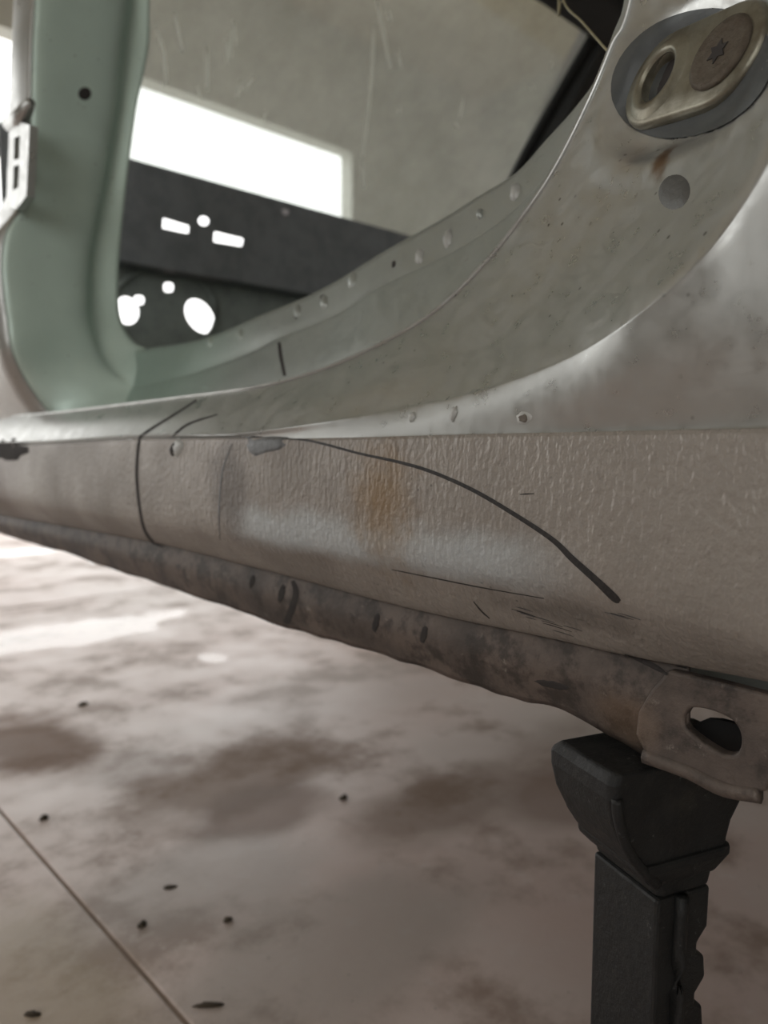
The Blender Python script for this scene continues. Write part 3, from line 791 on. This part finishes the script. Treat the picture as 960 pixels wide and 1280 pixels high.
head = loft('saddle', HP, DEP, M['stand'], js, [(0, .050), (0, .057), (0, .057), (0, .056), (0, .054), (0, .053), (0, .053), (0, .054), (0, .054)])
bevel(head, .004, 3)
lugs = loft('saddle_collar', [(1084, 800, 913), (1096, 800, 912), (1112, 816, 896)], DEP+.006, M['stand'], js, [(-.002, .056)]*2+[(0, .053)])
bevel(lugs, .002, 2)
# curved rib cast on the front face
rb = cr([on_front(x, y)-nf*.0005 for x, y in [(772, 1000), (775, 1028), (787, 1064), (806, 1090), (822, 1106)]], 6)
bm_link('saddle_rib', tube_bm(rb, .0030, 8), M['stand'], js)
# ratchet bar with teeth
zt_ = on_front(850, 1118).z; a = on_front(822, 1118); wbar = (on_front(886, 1118)-a).length
pr = [(0, zt_), (wbar, zt_)]
z = zt_-.024
while z > .16:
    pr += [(wbar*.985, z), (wbar*.80, z-.008), (wbar*.80, z-.013), (wbar*.95, z-.017)]; z -= .030
pr += [(wbar*.9, .10), (0, .10)]
bar = bm_link('ratchet_bar', prism_bm([Vector((a.x, a.y, 0))+sd*s+Vector((0, 0, zz)) for s, zz in pr], -nf*.053), M['stand'], js, False)
bevel(bar, .002, 2)
wb = cr([a+sd*(wbar*.42)+nf*.001+Vector((0, 0, -.004)), a+sd*(wbar*.40)+nf*.001+Vector((0, 0, -.06)), a+sd*(wbar*.45)+nf*.001+Vector((0, 0, -.20))], 5)
bm_link('bar_rib', tube_bm(wb, .004, 8), M['stand'], js)
mid = Vector((a.x, a.y, 0))+sd*(wbar*.5)-nf*.027
def sq(c, h, zz): return [c+sd*sx*h-nf*sy*h+Vector((0, 0, zz)) for sx, sy in ((-1, -1), (1, -1), (1, 1), (-1, 1))]
bm = bmesh.new(); lo = [bm.verts.new(p) for p in sq(mid, .062, .10)]; hi = [bm.verts.new(p) for p in sq(mid, .044, .205)]
for k in range(4): bm.faces.new((lo[k], lo[(k+1) % 4], hi[(k+1) % 4], hi[k]))
bm.faces.new(lo[::-1]); bm.faces.new(hi)
bevel(bm_link('stand_collar', bm, M['stand'], js, False), .004, 2)
for sx, sy in ((-1, -1), (1, -1), (1, 1), (-1, 1)):
    d = (sd*sx-nf*sy).normalized(); w = Vector((-d.y, d.x, 0))*.022
    t0, t1 = mid+d*.045, mid+d*.15
    bm = bmesh.new()
    L_ = [t0+w+Vector((0, 0, .14)), t0-w+Vector((0, 0, .14)), t1-w*1.3+Vector((0, 0, 0)), t1+w*1.3]
    prism_bm(L_, Vector((0, 0, .03))-d*.004+Vector((0, 0, 0)), bm)
    bevel(bm_link('leg', bm, M['stand'], js, False), .003, 2)

# ------------------------------------------------------------------ bits lying on the floor
def flake(px, py, rx, ry, h, rot, label, seed, mat='debris'):
    p = at_z(px, py, 0); r_ = random.Random(seed); bm = bmesh.new(); n = 9
    A_ = []; B_ = []
    for k in range(n):
        q = 2*math.pi*k/n; j = r_.uniform(.7, 1.15)
        x, y = rx*j*math.cos(q), ry*j*math.sin(q); x, y = x*math.cos(rot)-y*math.sin(rot), x*math.sin(rot)+y*math.cos(rot)
        A_.append(bm.verts.new((x, y, 0))); B_.append(bm.verts.new((x*.7, y*.7, h*r_.uniform(.6, 1))))
    c = bm.verts.new((0, 0, h*1.1))
    for k in range(n):
        bm.faces.new((A_[k], A_[(k+1) % n], B_[(k+1) % n], B_[k])); bm.faces.new((B_[k], B_[(k+1) % n], c))
    bm.faces.new(A_[::-1])
    o = bm_link('debris_flake', bm, M[mat]); o.location = (p.x, p.y, 0)
    o['label'] = label; o['category'] = 'debris'; o['group'] = 'grit on the floor'
flake(262, 1257, .019, .004, .003, -math.radians(43), 'long dark flake lying at the bottom edge of the concrete', 1)
flake(40, 1268, .009, .004, .003, -math.radians(43), 'small dark flake in the bottom left corner of the floor', 2)
flake(55, 1023, .008, .007, .006, 0, 'dark pellet beside the slab joint on the left', 3)
flake(285, 1151, .006, .005, .005, 0, 'right one of two dark crumbs above the long flake', 4)
flake(178, 1157, .006, .005, .005, 0, 'left one of two dark crumbs above the long flake', 5)
flake(212, 1109, .010, .006, .002, -.6, 'flat dark smear of grit above the two crumbs', 6)
flake(103, 881, .016, .010, .006, .3, 'dark crumb near the bright puddle', 7)
flake(430, 998, .010, .007, .006, .3, 'dark crumb within the wide brown floor stain', 8)
